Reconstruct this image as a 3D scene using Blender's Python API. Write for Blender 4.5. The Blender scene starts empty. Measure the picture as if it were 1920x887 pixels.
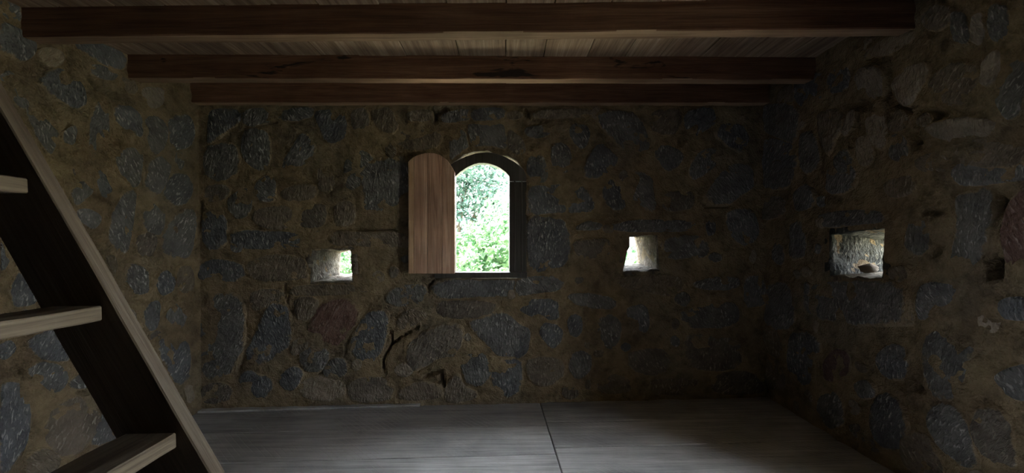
import bpy, bmesh, math, random
from mathutils import Vector, Matrix, noise

random.seed(7)
R = math.radians
scene = bpy.context.scene
COL = scene.collection

# ------------------------------------------------------------------ camera
F = 800.0                      # focal length in pixels of the 1920x887 frame
PX, PY = 945.0, 450.0          # principal point (vanishing point of the depth lines)
ROLL = R(0.6)
CAM_Z = 1.35
cam_data = bpy.data.cameras.new("camera")
cam = bpy.data.objects.new("camera", cam_data)
COL.objects.link(cam)
cam_data.sensor_fit = 'HORIZONTAL'
cam_data.sensor_width = 36.0
cam_data.lens = F / 1920.0 * 36.0
cam_data.shift_x = (960.0 - PX) / 1920.0
cam_data.shift_y = (PY - 443.5) / 1920.0
cam_data.clip_start = 0.02
cam.matrix_world = Matrix.Translation((0, 0, CAM_Z)) @ Matrix.Rotation(ROLL, 4, 'Y') @ Matrix.Rotation(R(90), 4, 'X')
scene.camera = cam

# ------------------------------------------------------------------ sky, sun, exposure
world = bpy.data.worlds.new("world")
scene.world = world
world.use_nodes = True
wnt = world.node_tree
wnt.nodes["Background"].inputs[0].default_value = (0.88, 0.95, 1.0, 1)
wnt.nodes["Background"].inputs[1].default_value = 3.3
sun_d = bpy.data.lights.new("sun", 'SUN')
sun_d.energy = 9.0
sun_d.angle = R(3)
sun_d.color = (1.0, 0.96, 0.88)
sun = bpy.data.objects.new("sun", sun_d)
COL.objects.link(sun)
sun.location = (-4, -6, 12)
sun.rotation_euler = Vector((0.12, -0.26, -1.0)).to_track_quat('-Z', 'Y').to_euler()

scene.view_settings.view_transform = 'Standard'
scene.view_settings.look = 'None'
scene.view_settings.gamma = 1.0
scene.view_settings.use_curve_mapping = False
scene.view_settings.exposure = 3.1
try:
    scene.cycles.use_denoising = True
    scene.cycles.diffuse_bounces = 6
    scene.cycles.max_bounces = 12
    scene.cycles.sample_clamp_indirect = 6.0
except Exception:
    pass

# ------------------------------------------------------------------ geometry helpers
def ray(px, py):
    dx, dy = px - PX, PY - py
    c, s = math.cos(ROLL), math.sin(ROLL)
    return Vector(((c * dx + s * dy) / F, 1.0, (-s * dx + c * dy) / F))

CAM = Vector((0, 0, CAM_Z))

def at_y(px, py, y):
    return CAM + ray(px, py) * y

def project(p):
    q = Vector(p) - CAM
    if q.y < 0.05:
        return None
    a, b = q.x / q.y * F, q.z / q.y * F
    c, s = math.cos(ROLL), math.sin(ROLL)
    return (PX + c * a - s * b, PY - (s * a + c * b))

def fbm(p, oct=4):
    return noise.fractal(p, 0.7, 2.1, oct)

def link(name, me, mat=None, parent=None, smooth=False):
    o = bpy.data.objects.new(name, me)
    COL.objects.link(o)
    if mat is not None and len(me.materials) == 0:
        me.materials.append(mat)
    if smooth:
        me.polygons.foreach_set("use_smooth", [True] * len(me.polygons))
    if parent is not None:
        o.parent = parent
    return o

def pymesh(name, verts, faces):
    me = bpy.data.meshes.new(name)
    me.from_pydata([tuple(v) for v in verts], [], faces)
    me.update()
    return me

def fix_normals(me):
    bm = bmesh.new(); bm.from_mesh(me)
    bmesh.ops.recalc_face_normals(bm, faces=bm.faces)
    bm.to_mesh(me); bm.free()

def recenter(o):
    """move the mesh origin to the middle of its bounds"""
    me = o.data
    n = len(me.vertices)
    c = Vector((0, 0, 0))
    for v in me.vertices: c += v.co
    c /= n
    me.transform(Matrix.Translation(-c))
    o.location = o.location + c
    return o

def empty(name, loc=(0, 0, 0)):
    o = bpy.data.objects.new(name, None)
    o.empty_display_size = 0.1
    o.location = loc
    COL.objects.link(o)
    return o

def tag(o, label=None, cat=None, group=None, kind=None):
    if label: o["label"] = label
    if cat: o["category"] = cat
    if group: o["group"] = group
    if kind: o["kind"] = kind
    return o

# ------------------------------------------------------------------ materials
def new_mat(name, rough=0.9, spec=0.2):
    m = bpy.data.materials.new(name)
    m.use_nodes = True
    nt = m.node_tree
    b = nt.nodes["Principled BSDF"]
    b.inputs["Roughness"].default_value = rough
    b.inputs["Specular IOR Level"].default_value = spec
    return m, nt, b

def nd(nt, t, **kw):
    n = nt.nodes.new(t)
    for k, v in kw.items():
        setattr(n, k, v)
    return n

def noise_tex(nt, vec, scale, detail=4, rough=0.55, dist=0.0):
    n = nd(nt, "ShaderNodeTexNoise")
    n.inputs["Scale"].default_value = scale
    n.inputs["Detail"].default_value = detail
    n.inputs["Roughness"].default_value = rough
    n.inputs["Distortion"].default_value = dist
    nt.links.new(vec, n.inputs["Vector"])
    return n.outputs["Fac"]

def ramp(nt, fac, stops):
    r = nd(nt, "ShaderNodeValToRGB")
    els = r.color_ramp.elements
    while len(els) < len(stops): els.new(0.5)
    for e, (p, c) in zip(els, stops):
        e.position = p
        e.color = c if len(c) == 4 else (c[0], c[1], c[2], 1)
    nt.links.new(fac, r.inputs[0])
    return r.outputs[0]

def g(v): return (v, v, v, 1)

def mix(nt, fac, a, b, blend='MIX'):
    m = nd(nt, "ShaderNodeMix", data_type='RGBA', blend_type=blend)
    if isinstance(fac, (int, float)): m.inputs[0].default_value = fac
    else: nt.links.new(fac, m.inputs[0])
    for s, v in ((m.inputs[6], a), (m.inputs[7], b)):
        if isinstance(v, tuple): s.default_value = v if len(v) == 4 else (*v, 1)
        else: nt.links.new(v, s)
    return m.outputs[2]

def math_n(nt, op, a, b=0.0):
    m = nd(nt, "ShaderNodeMath", operation=op)
    for s, v in ((m.inputs[0], a), (m.inputs[1], b)):
        if isinstance(v, (int, float)): s.default_value = v
        else: nt.links.new(v, s)
    return m.outputs[0]

def mapping(nt, vec, scale=(1, 1, 1), rot=(0, 0, 0)):
    m = nd(nt, "ShaderNodeMapping")
    m.inputs["Scale"].default_value = scale
    m.inputs["Rotation"].default_value = rot
    nt.links.new(vec, m.inputs["Vector"])
    return m.outputs[0]

def bump(nt, bsdf, height, strength=0.5, dist=0.01):
    b = nd(nt, "ShaderNodeBump")
    b.inputs["Strength"].default_value = strength
    b.inputs["Distance"].default_value = dist
    nt.links.new(height, b.inputs["Height"])
    nt.links.new(b.outputs[0], bsdf.inputs["Normal"])

MORTAR_A = (0.345, 0.268, 0.168)
MORTAR_B = (0.215, 0.160, 0.106)
MORTAR_C = (0.215, 0.195, 0.155)

def mortar_color(nt, pos):
    n1 = noise_tex(nt, pos, 3.2, 5, 0.6)
    n2 = noise_tex(nt, pos, 11.0, 6, 0.65)
    n3 = noise_tex(nt, pos, 1.1, 3, 0.5)
    c = mix(nt, ramp(nt, n1, [(0.35, g(0)), (0.62, g(1))]), MORTAR_B, MORTAR_A)
    c = mix(nt, ramp(nt, n3, [(0.50, g(0)), (0.68, g(0.65))]), c, MORTAR_C)
    dark = ramp(nt, n2, [(0.30, g(0.55)), (0.55, g(1.0)), (0.8, g(1.12))])
    c = mix(nt, 1.0, c, dark, 'MULTIPLY')
    return c

def make_mortar():
    m, nt, b = new_mat("mortar", 0.95, 0.1)
    pos = nd(nt, "ShaderNodeNewGeometry").outputs["Position"]
    nt.links.new(mortar_color(nt, pos), b.inputs["Base Color"])
    h = math_n(nt, 'ADD', noise_tex(nt, pos, 22, 6, 0.65), math_n(nt, 'MULTIPLY', noise_tex(nt, pos, 95, 4, 0.6), 0.35))
    h = math_n(nt, 'ADD', h, math_n(nt, 'MULTIPLY', noise_tex(nt, pos, 8, 5, 0.7, 0.5), 1.6))
    bump(nt, b, h, 1.0, 0.045)
    return m

def make_stone(name, dark, light, fleck, smear=1.0):
    m, nt, b = new_mat(name, 0.85, 0.25)
    pos = nd(nt, "ShaderNodeNewGeometry").outputs["Position"]
    uv = nd(nt, "ShaderNodeUVMap", uv_map="UVMap").outputs[0]
    rnd = nd(nt, "ShaderNodeObjectInfo").outputs["Random"]
    edge = nd(nt, "ShaderNodeAttribute", attribute_name="edge").outputs["Fac"]
    body = mix(nt, ramp(nt, noise_tex(nt, pos, 9, 5, 0.6), [(0.32, g(0)), (0.68, g(1))]), dark, light)
    tint = ramp(nt, rnd, [(0.0, (0.75, 0.77, 0.82)), (0.3, (0.95, 0.97, 1.04)), (0.55, (1.02, 0.98, 0.92)),
                          (0.8, (1.08, 1.06, 1.08)), (1.0, (0.85, 0.82, 0.78))])
    body = mix(nt, 1.0, body, tint, 'MULTIPLY')
    # pecked chisel marks: short pale flecks, one direction for each stone
    fl = noise_tex(nt, mapping(nt, uv, (75, 24, 1)), 1.0, 2, 0.5, 0.6)
    patch = noise_tex(nt, pos, 5.5, 3, 0.5)
    amount = ramp(nt, patch, [(0.36, g(0.0)), (0.58, g(1.0))])
    flm = math_n(nt, 'MULTIPLY', ramp(nt, fl, [(0.565, g(0)), (0.68, g(1))]), amount)
    body = mix(nt, math_n(nt, 'MULTIPLY', flm, 0.8), body, fleck)
    # mortar smeared over the rim
    e = math_n(nt, 'ADD', edge, math_n(nt, 'MULTIPLY', math_n(nt, 'SUBTRACT', noise_tex(nt, pos, 13, 5, 0.65), 0.5), 2.0))
    sm = ramp(nt, e, [(0.50, g(0)), (0.80, g(smear))])
    col = mix(nt, sm, body, mortar_color(nt, pos))
    nt.links.new(col, b.inputs["Base Color"])
    h = math_n(nt, 'ADD', math_n(nt, 'MULTIPLY', fl, 0.7), noise_tex(nt, pos, 26, 5, 0.6))
    bump(nt, b, h, 0.95, 0.03)
    return m

M_MORTAR = make_mortar()
M_STONE = make_stone("stone_grey", (0.105, 0.106, 0.108), (0.185, 0.186, 0.186), (0.50, 0.49, 0.47))
M_STONE_BROWN = make_stone("stone_brown", (0.135, 0.112, 0.088), (0.225, 0.190, 0.150), (0.42, 0.37, 0.31))
M_STONE_RED = make_stone("stone_red", (0.135, 0.080, 0.066), (0.19, 0.125, 0.105), (0.30, 0.24, 0.22), 0.8)
M_STONE_PALE = make_stone("stone_pale", (0.23, 0.20, 0.155), (0.35, 0.30, 0.24), (0.44, 0.39, 0.32))
M_JAMB = make_stone("stone_jamb", (0.10, 0.085, 0.065), (0.23, 0.20, 0.165), (0.48, 0.44, 0.38), 0.0)
M_ROCK = make_stone("stone_rubble", (0.36, 0.27, 0.19), (0.55, 0.44, 0.33), (0.65, 0.55, 0.46), 0.0)
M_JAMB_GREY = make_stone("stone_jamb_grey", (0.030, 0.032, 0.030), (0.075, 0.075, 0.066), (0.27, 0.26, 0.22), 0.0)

def make_wood(name, c0, c1, c2, axis=0, rough=0.7, spec=0.3, stain=None, saw=0.0, scale=1.0):
    """grain runs along the given axis (0 x, 1 y, 2 z) of the object's own space"""
    m, nt, b = new_mat(name, rough, spec)
    tc = nd(nt, "ShaderNodeTexCoord").outputs["Object"]
    rnd = nd(nt, "ShaderNodeObjectInfo").outputs["Random"]
    off = nd(nt, "ShaderNodeVectorMath", operation='ADD')
    comb = nd(nt, "ShaderNodeCombineXYZ")
    k = math_n(nt, 'MULTIPLY', rnd, 37.0)
    for i in range(3): nt.links.new(k, comb.inputs[i])
    nt.links.new(tc, off.inputs[0]); nt.links.new(comb.outputs[0], off.inputs[1])
    p = off.outputs[0]
    sc = [22 * scale] * 3; sc[axis] = 1.1 * scale
    gr = noise_tex(nt, mapping(nt, p, sc), 1.0, 6, 0.6, 0.8)
    sc2 = [120 * scale] * 3; sc2[axis] = 3.0 * scale
    fine = noise_tex(nt, mapping(nt, p, sc2), 1.0, 3, 0.6)
    blot = noise_tex(nt, p, 2.4, 4, 0.55)
    c = ramp(nt, gr, [(0.28, c0), (0.5, c1), (0.74, c2)])
    c = mix(nt, 1.0, c, ramp(nt, fine, [(0.3, g(0.72)), (0.6, g(1.05))]), 'MULTIPLY')
    c = mix(nt, 1.0, c, ramp(nt, blot, [(0.3, g(0.75)), (0.65, g(1.15))]), 'MULTIPLY')
    c = mix(nt, 1.0, c, ramp(nt, rnd, [(0, g(0.85)), (1, g(1.15))]), 'MULTIPLY')
    h = math_n(nt, 'ADD', gr, math_n(nt, 'MULTIPLY', fine, 0.5))
    if stain:
        sc3 = [9.0] * 3; sc3[axis] = 2.2
        st = noise_tex(nt, mapping(nt, p, sc3), 1.0, 4, 0.6, 0.4)
        c = mix(nt, ramp(nt, st, [(0.60, g(0)), (0.64, g(0.9))]), c, stain)
    if saw > 0:
        # curved circular-saw scratches across the boards
        w = nd(nt, "ShaderNodeTexWave", wave_type='RINGS', rings_direction='Z')
        w.inputs["Scale"].default_value = 9.0
        w.inputs["Distortion"].default_value = 1.2
        w.inputs["Detail"].default_value = 3.3
        mp = nd(nt, "ShaderNodeMapping")
        mp.inputs["Location"].default_value = (1.1, 1.4, 0)
        nt.links.new(p, mp.inputs[0]); nt.links.new(mp.outputs[0], w.inputs[0])
        patch = ramp(nt, noise_tex(nt, p, 2.1, 3, 0.5), [(0.47, g(0)), (0.62, g(1))])
        line = math_n(nt, 'MULTIPLY', ramp(nt, w.outputs["Fac"], [(0.80, g(0)), (0.98, g(1))]), patch)
        c = mix(nt, math_n(nt, 'MULTIPLY', line, saw), c, (0.50, 0.49, 0.47))
        h = math_n(nt, 'ADD', h, math_n(nt, 'MULTIPLY', line, 0.4))
    nt.links.new(c, b.inputs["Base Color"])
    bump(nt, b, h, 0.45, 0.008)
    return m

M_BEAM_UNDER_LIT = make_wood("beam_underside_lit_wood", (0.20, 0.125, 0.080), (0.30, 0.20, 0.135), (0.38, 0.27, 0.19), 0, 0.75, 0.2)  # tan underside wood, with light bounced from below put into its paler colour
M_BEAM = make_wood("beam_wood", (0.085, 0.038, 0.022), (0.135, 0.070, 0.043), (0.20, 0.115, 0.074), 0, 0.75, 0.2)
M_BEAM_STAIN = make_wood("beam_wood_stained", (0.085, 0.038, 0.022), (0.135, 0.070, 0.043), (0.20, 0.115, 0.074), 0, 0.75, 0.2, stain=(0.012, 0.010, 0.009))
M_PLANK = make_wood("ceiling_wood", (0.13, 0.088, 0.062), (0.23, 0.165, 0.12), (0.36, 0.29, 0.225), 1, 0.8, 0.2)
M_FLOOR = make_wood("floor_wood", (0.33, 0.325, 0.33), (0.45, 0.445, 0.45), (0.54, 0.535, 0.535), 0, 0.85, 0.1, saw=0.5)
M_STAIR = make_wood("stair_wood", (0.080, 0.055, 0.040), (0.120, 0.092, 0.066), (0.175, 0.142, 0.105), 0, 0.7, 0.25)
M_TREAD = make_wood("tread_wood", (0.085, 0.065, 0.048), (0.17, 0.135, 0.10), (0.29, 0.24, 0.185), 1, 0.7, 0.25)
M_SHUTTER = make_wood("shutter_wood", (0.26, 0.14, 0.10), (0.48, 0.30, 0.215), (0.68, 0.49, 0.37), 2, 0.6, 0.3)
M_SHUTTER_EDGE = make_wood("shutter_edge_wood", (0.36, 0.22, 0.13), (0.50, 0.33, 0.21), (0.58, 0.42, 0.28), 2, 0.6, 0.3)
M_FRAME = make_wood("frame_wood", (0.030, 0.028, 0.026), (0.055, 0.050, 0.045), (0.085, 0.080, 0.070), 2, 0.42, 0.5)
M_IRON, _nt, _b = new_mat("iron", 0.6, 0.4)
_b.inputs["Metallic"].default_value = 0.8
_pos = nd(_nt, "ShaderNodeNewGeometry").outputs["Position"]
_nt.links.new(ramp(_nt, noise_tex(_nt, _pos, 40, 4), [(0.3, (0.04, 0.03, 0.025)), (0.7, (0.12, 0.08, 0.055))]), _b.inputs["Base Color"])

def make_leaf(name, c0, c1, trans=0.45):
    m, nt, b = new_mat(name, 0.35, 0.5)
    pos = nd(nt, "ShaderNodeNewGeometry").outputs["Position"]
    c = ramp(nt, noise_tex(nt, pos, 7.0, 4, 0.75), [(0.36, c0), (0.64, c1)])
    nt.links.new(c, b.inputs["Base Color"])
    t = nd(nt, "ShaderNodeBsdfTranslucent")
    nt.links.new(c, t.inputs[0])
    mx = nd(nt, "ShaderNodeMixShader")
    mx.inputs[0].default_value = trans
    nt.links.new(b.outputs[0], mx.inputs[1]); nt.links.new(t.outputs[0], mx.inputs[2])
    nt.links.new(mx.outputs[0], nt.nodes["Material Output"].inputs[0])
    return m

M_LEAF = make_leaf("leaf_pale", (0.022, 0.085, 0.030), (0.15, 0.275, 0.125))
M_LEAF_DARK = make_leaf("leaf_dark", (0.015, 0.045, 0.03), (0.045, 0.10, 0.07), 0.3)
M_BARK, _nt, _b = new_mat("bark", 0.9, 0.1)
_pos = nd(_nt, "ShaderNodeNewGeometry").outputs["Position"]
_nt.links.new(ramp(_nt, noise_tex(_nt, mapping(_nt, _pos, (20, 20, 4)), 1.0, 4), [(0.3, (0.05, 0.04, 0.03)), (0.7, (0.17, 0.14, 0.11))]), _b.inputs["Base Color"])
M_GRASS, _nt, _b = new_mat("grass", 0.95, 0.1)
_pos = nd(_nt, "ShaderNodeNewGeometry").outputs["Position"]
_nt.links.new(ramp(_nt, noise_tex(_nt, _pos, 2.0, 6, 0.7), [(0.3, (0.34, 0.34, 0.20)), (0.7, (0.58, 0.54, 0.42))]), _b.inputs["Base Color"])
bump(_nt, _b, noise_tex(_nt, _pos, 40, 4), 0.8, 0.05)

# ------------------------------------------------------------------ the walls
WT = 0.45                       # wall thickness
Z_TOP = 3.4
CBL = Vector((-2.447, 3.434, 0))    # back-left and back-right inner corners
CBR = Vector((2.200, 3.594, 0))
Y_REAR = -3.4

class Wall:
    def __init__(self, o, u, n):
        self.o = Vector(o); self.u = Vector(u).normalized(); self.n = Vector(n).normalized()
        self.polys = []; self.openings = []; self.cracks = []
    def P(self, u, z, d=0.0):
        return self.o + self.u * u + self.n * d + Vector((0, 0, z))
    def px(self, x, y, d=0.0):
        """pixel -> (u, z) on the plane d in front of the wall"""
        r = ray(x, y)
        t = (self.o + self.n * d - CAM).dot(self.n) / r.dot(self.n)
        p = CAM + r * t - self.o
        return (p.dot(self.u), p.z)

_ub = (CBR - CBL).normalized()
W_BACK = Wall(CBL, _ub, Vector((_ub.y, -_ub.x, 0)))
_ul = Vector((-0.0925, -1, 0)).normalized()
W_LEFT = Wall(CBL, _ul, Vector((-_ul.y, _ul.x, 0)))
W_RIGHT = Wall(CBR, (0, -1, 0), (-1, 0, 0))
LEN_B = (CBR - CBL).length
LEN_L = (CBL.y - Y_REAR) / abs(_ul.y)
LEN_R = CBR.y - Y_REAR
CRL = CBL + _ul * LEN_L
CRR = Vector((2.2, Y_REAR, 0))
W_REAR = Wall(CRR, (CRL - CRR), (0, 1, 0))
LEN_RE = (CRL - CRR).length

def seg_dist(p, a, b):
    ax, ay = a; bx, by = b
    dx, dy = bx - ax, by - ay
    L = dx * dx + dy * dy
    t = 0 if L == 0 else max(0, min(1, ((p[0] - ax) * dx + (p[1] - ay) * dy) / L))
    return math.hypot(p[0] - ax - t * dx, p[1] - ay - t * dy)

def wall_solid(name, W, u0, u1, res, cutters):
    nu = max(4, int((u1 - u0) / res)); z0 = -0.12
    nz = max(4, int((Z_TOP - z0) / res))
    verts = []; faces = []
    for j in range(nz + 1):
        z = z0 + (Z_TOP - z0) * j / nz
        for i in range(nu + 1):
            u = u0 + (u1 - u0) * i / nu
            d = 0.0
            if 0 < i < nu and 0 < j < nz:
                p = W.P(u, z)
                d = 0.013 * fbm(p * 3.1, 3) + 0.011 * fbm(p * 9.0, 3) - 0.004
                for pts, wd, dep in W.cracks:
                    m = min(seg_dist((u, z), pts[k], pts[k + 1]) for k in range(len(pts) - 1)) if len(pts) > 1 else math.hypot(u - pts[0][0], z - pts[0][1])
                    m += 0.006 * noise.noise(p * 30)
                    if m < wd:
                        d -= dep * min(1.0, (1 - m / wd) * 1.8)
            verts.append(W.P(u, z, d))
    N = nu + 1
    for j in range(nz):
        for i in range(nu):
            a = j * N + i
            faces.append((a, a + 1, a + N + 1, a + N))
    base = len(verts)
    verts += [W.P(u0, z0, -WT), W.P(u1, z0, -WT), W.P(u1, Z_TOP, -WT), W.P(u0, Z_TOP, -WT)]
    faces.append((base, base + 3, base + 2, base + 1))
    faces.append(tuple([base, base + 1] + [i for i in range(nu, -1, -1)]))
    faces.append(tuple([base + 3] + [nz * N + i for i in range(nu + 1)] + [base + 2]))
    faces.append(tuple([base] + [j * N for j in range(nz + 1)] + [base + 3]))
    faces.append(tuple([base + 2] + [j * N + nu for j in range(nz, -1, -1)] + [base + 1]))
    me = pymesh(name, verts, faces)
    fix_normals(me)
    o = link(name, me, M_MORTAR)
    if cutters:
        for cme in cutters:
            co = bpy.data.objects.new("cutter", cme); COL.objects.link(co)
            md = o.modifiers.new("cut", 'BOOLEAN'); md.object = co; md.operation = 'DIFFERENCE'; md.solver = 'EXACT'
        dg = bpy.context.evaluated_depsgraph_get()
        ev = bpy.data.meshes.new_from_object(o.evaluated_get(dg))
        cs = [m.object for m in o.modifiers]
        o.modifiers.clear()
        o.data = ev
        for c in cs: bpy.data.objects.remove(c)
    tag(o, kind="structure")
    return o

def hull_prism(W, prof_in, prof_out, d_in, d_out):
    """closed prism between two profiles [(u,z)..] of equal length on planes d_in and d_out"""
    n = len(prof_in)
    verts = [W.P(u, z, d_in) for u, z in prof_in] + [W.P(u, z, d_out) for u, z in prof_out]
    faces = [tuple(range(n)), tuple(range(2 * n - 1, n - 1, -1))]
    for i in range(n):
        j = (i + 1) % n
        faces.append((i, i + n, j + n, j))
    me = pymesh("prism", verts, faces)
    fix_normals(me)
    return me

def lerp2(a, b, t): return (a[0] + (b[0] - a[0]) * t, a[1] + (b[1] - a[1]) * t)

# --- embrasures: inner corners (bl, br, tr, tl) in the wall, and the outer ones
class Loophole:
    def __init__(self, W, inner_px, outer):
        self.W = W
        self.inn = [W.px(*p) for p in inner_px]
        self.out = [(self.inn[k][0] + outer[k][0], self.inn[k][1] + outer[k][1]) for k in range(4)]
    def grown(self, prof, m):
        cu = sum(p[0] for p in prof) / 4; cz = sum(p[1] for p in prof) / 4
        return [(u + (m if u > cu else -m), z + (m if z > cz else -m)) for u, z in prof]
    def cutter(self):
        a = self.grown(self.inn, 0.007); b = self.grown(self.out, 0.007)
        # extend through both faces of the wall
        e0 = [lerp2(a[k], b[k], -0.2) for k in range(4)]; e1 = [lerp2(a[k], b[k], 1.2) for k in range(4)]
        return hull_prism(self.W, e0, e1, 0.2 * WT, -1.2 * WT)
    def lining(self, parent, mats):
        W = self.W
        cu = sum(p[0] for p in self.inn) / 4; cz = sum(p[1] for p in self.inn) / 4
        for k, nm in enumerate(("sill_stone", "jamb_stone", "lintel_stone", "jamb_stone")):
            a0, a1 = self.inn[k], self.inn[(k + 1) % 4]
            b0, b1 = self.out[k], self.out[(k + 1) % 4]
            ou = (0, -1) if k == 0 else (0, 1) if k == 2 else ((1, 0) if (a0[0] > cu) else (-1, 0))
            ND, NW = 16, 12
            verts = []; faces = []; uvs = []
            for side in (0, 1):
                for i in range(ND + 1):
                    t = i / ND
                    for j in range(NW + 1):
                        s = j / NW
                        p = lerp2(lerp2(a0, a1, s), lerp2(b0, b1, s), t)
                        d = -0.006 - t * (WT - 0.008)
                        q = W.P(p[0], p[1], d)
                        if side == 0:
                            off = 0.014 * fbm(q * 9 + Vector((k * 5, 0, 0)), 3) + 0.006 * fbm(q * 28, 2)
                        else:
                            off = 0.05
                        # keep neighbouring slabs closed at their corners
                        p = (p[0] + ou[0] * off, p[1] + ou[1] * off)
                        if side == 0 and i == 0: d += 0.006 * noise.noise(q * 25)
                        if j == 0 or j == NW:
                            along = (a1[0] - a0[0], a1[1] - a0[1])
                            L = math.hypot(*along); sg = -1 if j == 0 else 1
                            p = (p[0] + along[0] / L * sg * 0.015, p[1] + along[1] / L * sg * 0.015)
                        verts.append(W.P(p[0], p[1], d)); uvs.append((t * WT * 0.9, s * 0.3 + k))
            n1 = NW + 1; tot = (ND + 1) * n1
            for i in range(ND):
                for j in range(NW):
                    a = i * n1 + j
                    faces.append((a, a + 1, a + n1 + 1, a + n1))
                    faces.append((tot + a, tot + a + n1, tot + a + n1 + 1, tot + a + 1))
            for i in range(ND):
                a = i * n1; faces.append((a, a + n1, tot + a + n1, tot + a))
                a = i * n1 + NW; faces.append((a, tot + a, tot + a + n1, a + n1))
            for j in range(NW):
                faces.append((j, tot + j, tot + j + 1, j + 1))
                a = ND * n1 + j; faces.append((a, a + 1, tot + a + 1, tot + a))
            me = pymesh(nm, verts, faces); fix_normals(me)
            uvl = me.uv_layers.new(name="UVMap")
            for lp in me.loops: uvl.data[lp.index].uv = uvs[lp.vertex_index]
            o = link(nm, me, mats[k], smooth=True)
            recenter(o); o.parent = parent

LH1 = Loophole(W_BACK, [(583, 529), (661, 528), (657, 467), (585, 468)], [(0.075, 0.03), (-0.05, 0.02), (-0.05, -0.02), (0.075, -0.03)])
LH2 = Loophole(W_BACK, [(1169, 509), (1236, 507), (1232, 443), (1182, 443)], [(0.05, 0.035), (-0.02, 0.035), (-0.045, -0.0), (0.0, -0.0)])
LH3 = Loophole(W_RIGHT, [(1555, 517), (1652, 524), (1658, 430), (1555, 437)], [(0.0, 0.03), (-0.15, 0.03), (-0.15, -0.06), (0.0, -0.06)])  # third one: unseen outer end narrowed to cut the light on its jamb
# the last one runs along +u towards the camera: its corners already read bl, br, tr, tl

# --- window profile (pixels on the wall plane)
def arch(xl, xr, yb, ys, ya, n=14, power=2.0):
    """closed profile: bottom-left, bottom-right, right spring, arch over to the left spring"""
    pts = [(xl, yb), (xr, yb)]
    cx, rx = (xl + xr) / 2, (xr - xl) / 2
    for i in range(n + 1):
        a = math.pi * i / n
        x = math.copysign(abs(math.cos(a)) ** (2 / power), math.cos(a))
        y = abs(math.sin(a)) ** (2 / power)
        pts.append((cx + rx * x, ys + (ya - ys) * y))
    return pts

def inner_arch(n=14):
    # flat pointed-round arch of the clear opening
    pts = [(854, 510), (955, 510)]
    ctrl = [(955, 331), (948, 323), (938, 315.5), (925, 309.5), (912, 306.5), (900, 306), (888, 308.5), (876, 314), (864, 322), (854, 331)]
    return pts + ctrl

def outer_arch(grow=0.0):
    ctrl = [(987, 340), (986, 328), (981, 317), (966, 304.5), (950, 295.5), (937, 290.2), (927, 287.5), (912, 285.5), (892, 287.5), (872, 294), (852, 304), (834, 316), (825, 328), (824, 340)]
    pts = [(824, 521), (987, 521)] + ctrl
    if grow:
        cx, cy = 905, 420
        out = []
        for x, y in pts:
            gx = 1.2 if y > 345 else grow * 0.6
            nx = x + math.copysign(gx, x - cx)
            k = 1.0 if (870 < x < 925 or 940 < x < 972) else 0.18
            ny = y - (grow * k if y < 345 else -2.0)
            if y < 345: nx = x + math.copysign(grow * 0.6 * k, x - cx)
            out.append((nx, ny))
        return out
    return pts

win_cut = [W_BACK.px(*p) for p in outer_arch(3.8)]
_wc = W_BACK.px(905, 430)
def flare(p, k): return (_wc[0] + (p[0] - _wc[0]) * k, _wc[1] + (p[1] - _wc[1]) * k)
# unseen outward flare behind the frame, added to bring more light indoors
win_cutter = hull_prism(W_BACK, win_cut, win_cut, 0.15, -0.12)
win_cutter2 = hull_prism(W_BACK, [flare(p, 1.0) for p in win_cut], [flare(p, 1.75) for p in win_cut], -0.11, -WT - 0.1)

# --- cracks and holes: (pixel polyline, half width, depth)
def crack(W, pts, wd=0.012, dep=0.05):
    W.cracks.append(([W.px(*p) for p in pts], wd, dep))

def C(ox, oy, s): return lambda pts: [(ox + x / s, oy + y / s) for x, y in pts]
cA = C(0, 0, 2.956); cB = C(0, 290, 2.956); cC = C(0, 587, 2.956); cD = C(360, 180, 2.956); cE = C(360, 470, 2.956)
cG = C(960, 180, 2.956); cH = C(960, 480, 2.956); cI = C(1400, 0, 2.729); cJ = C(1400, 290, 2.729); cK = C(1400, 562, 2.729)
cM = C(760, 500, 3.225); cW = C(720, 190, 5.647)

crack(W_BACK, cE([(850, 575), (850, 520), (910, 430), (965, 355)]), 0.011, 0.05)
crack(W_BACK, cE([(1065, 690), (1060, 600), (1110, 510), (1100, 450)]), 0.014, 0.06)
crack(W_BACK, cE([(1110, 510), (1190, 460), (1250, 425)]), 0.016, 0.05)
crack(W_BACK, cM([(110, 672), (160, 650), (215, 640), (225, 720)]), 0.022, 0.06)
crack(W_BACK, cM([(75, 630), (190, 560)]), 0.012, 0.04)
crack(W_BACK, cM([(145, 150), (140, 115), (180, 75)]), 0.011, 0.05)
crack(W_BACK, cW([(540, 205), (545, 125), (650, 90)]), 0.024, 0.06)
crack(W_BACK, cW([(545, 125), (500, 70)]), 0.014, 0.05)
crack(W_BACK, cW([(235, 125), (235, 215)]), 0.014, 0.05)
crack(W_BACK, cW([(1490, 90), (1540, 160)]), 0.016, 0.05)
crack(W_BACK, cW([(862, 300), (900, 420), (908, 480)]), 0.010, 0.04)
crack(W_BACK, cG([(1040, 570), (1080, 612), (1200, 612)]), 0.011, 0.05)
crack(W_BACK, cG([(935, 230), (938, 265)]), 0.026, 0.06)
crack(W_BACK, cE([(0, 270), (15, 260)]), 0.03, 0.05)
crack(W_BACK, cE([(700, 660), (715, 700)]), 0.014, 0.05)
crack(W_BACK, cE([(515, 190), (525, 290)]), 0.012, 0.04)
crack(W_BACK, cD([(345, 500), (360, 470), (400, 440)]), 0.012, 0.04)
crack(W_BACK, cD([(350, 580), (460, 585)]), 0.010, 0.04)
crack(W_BACK, cD([(45, 600), (40, 740)]), 0.014, 0.05)
crack(W_BACK, cD([(270, 200), (330, 165), (470, 145)]), 0.012, 0.04)
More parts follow.
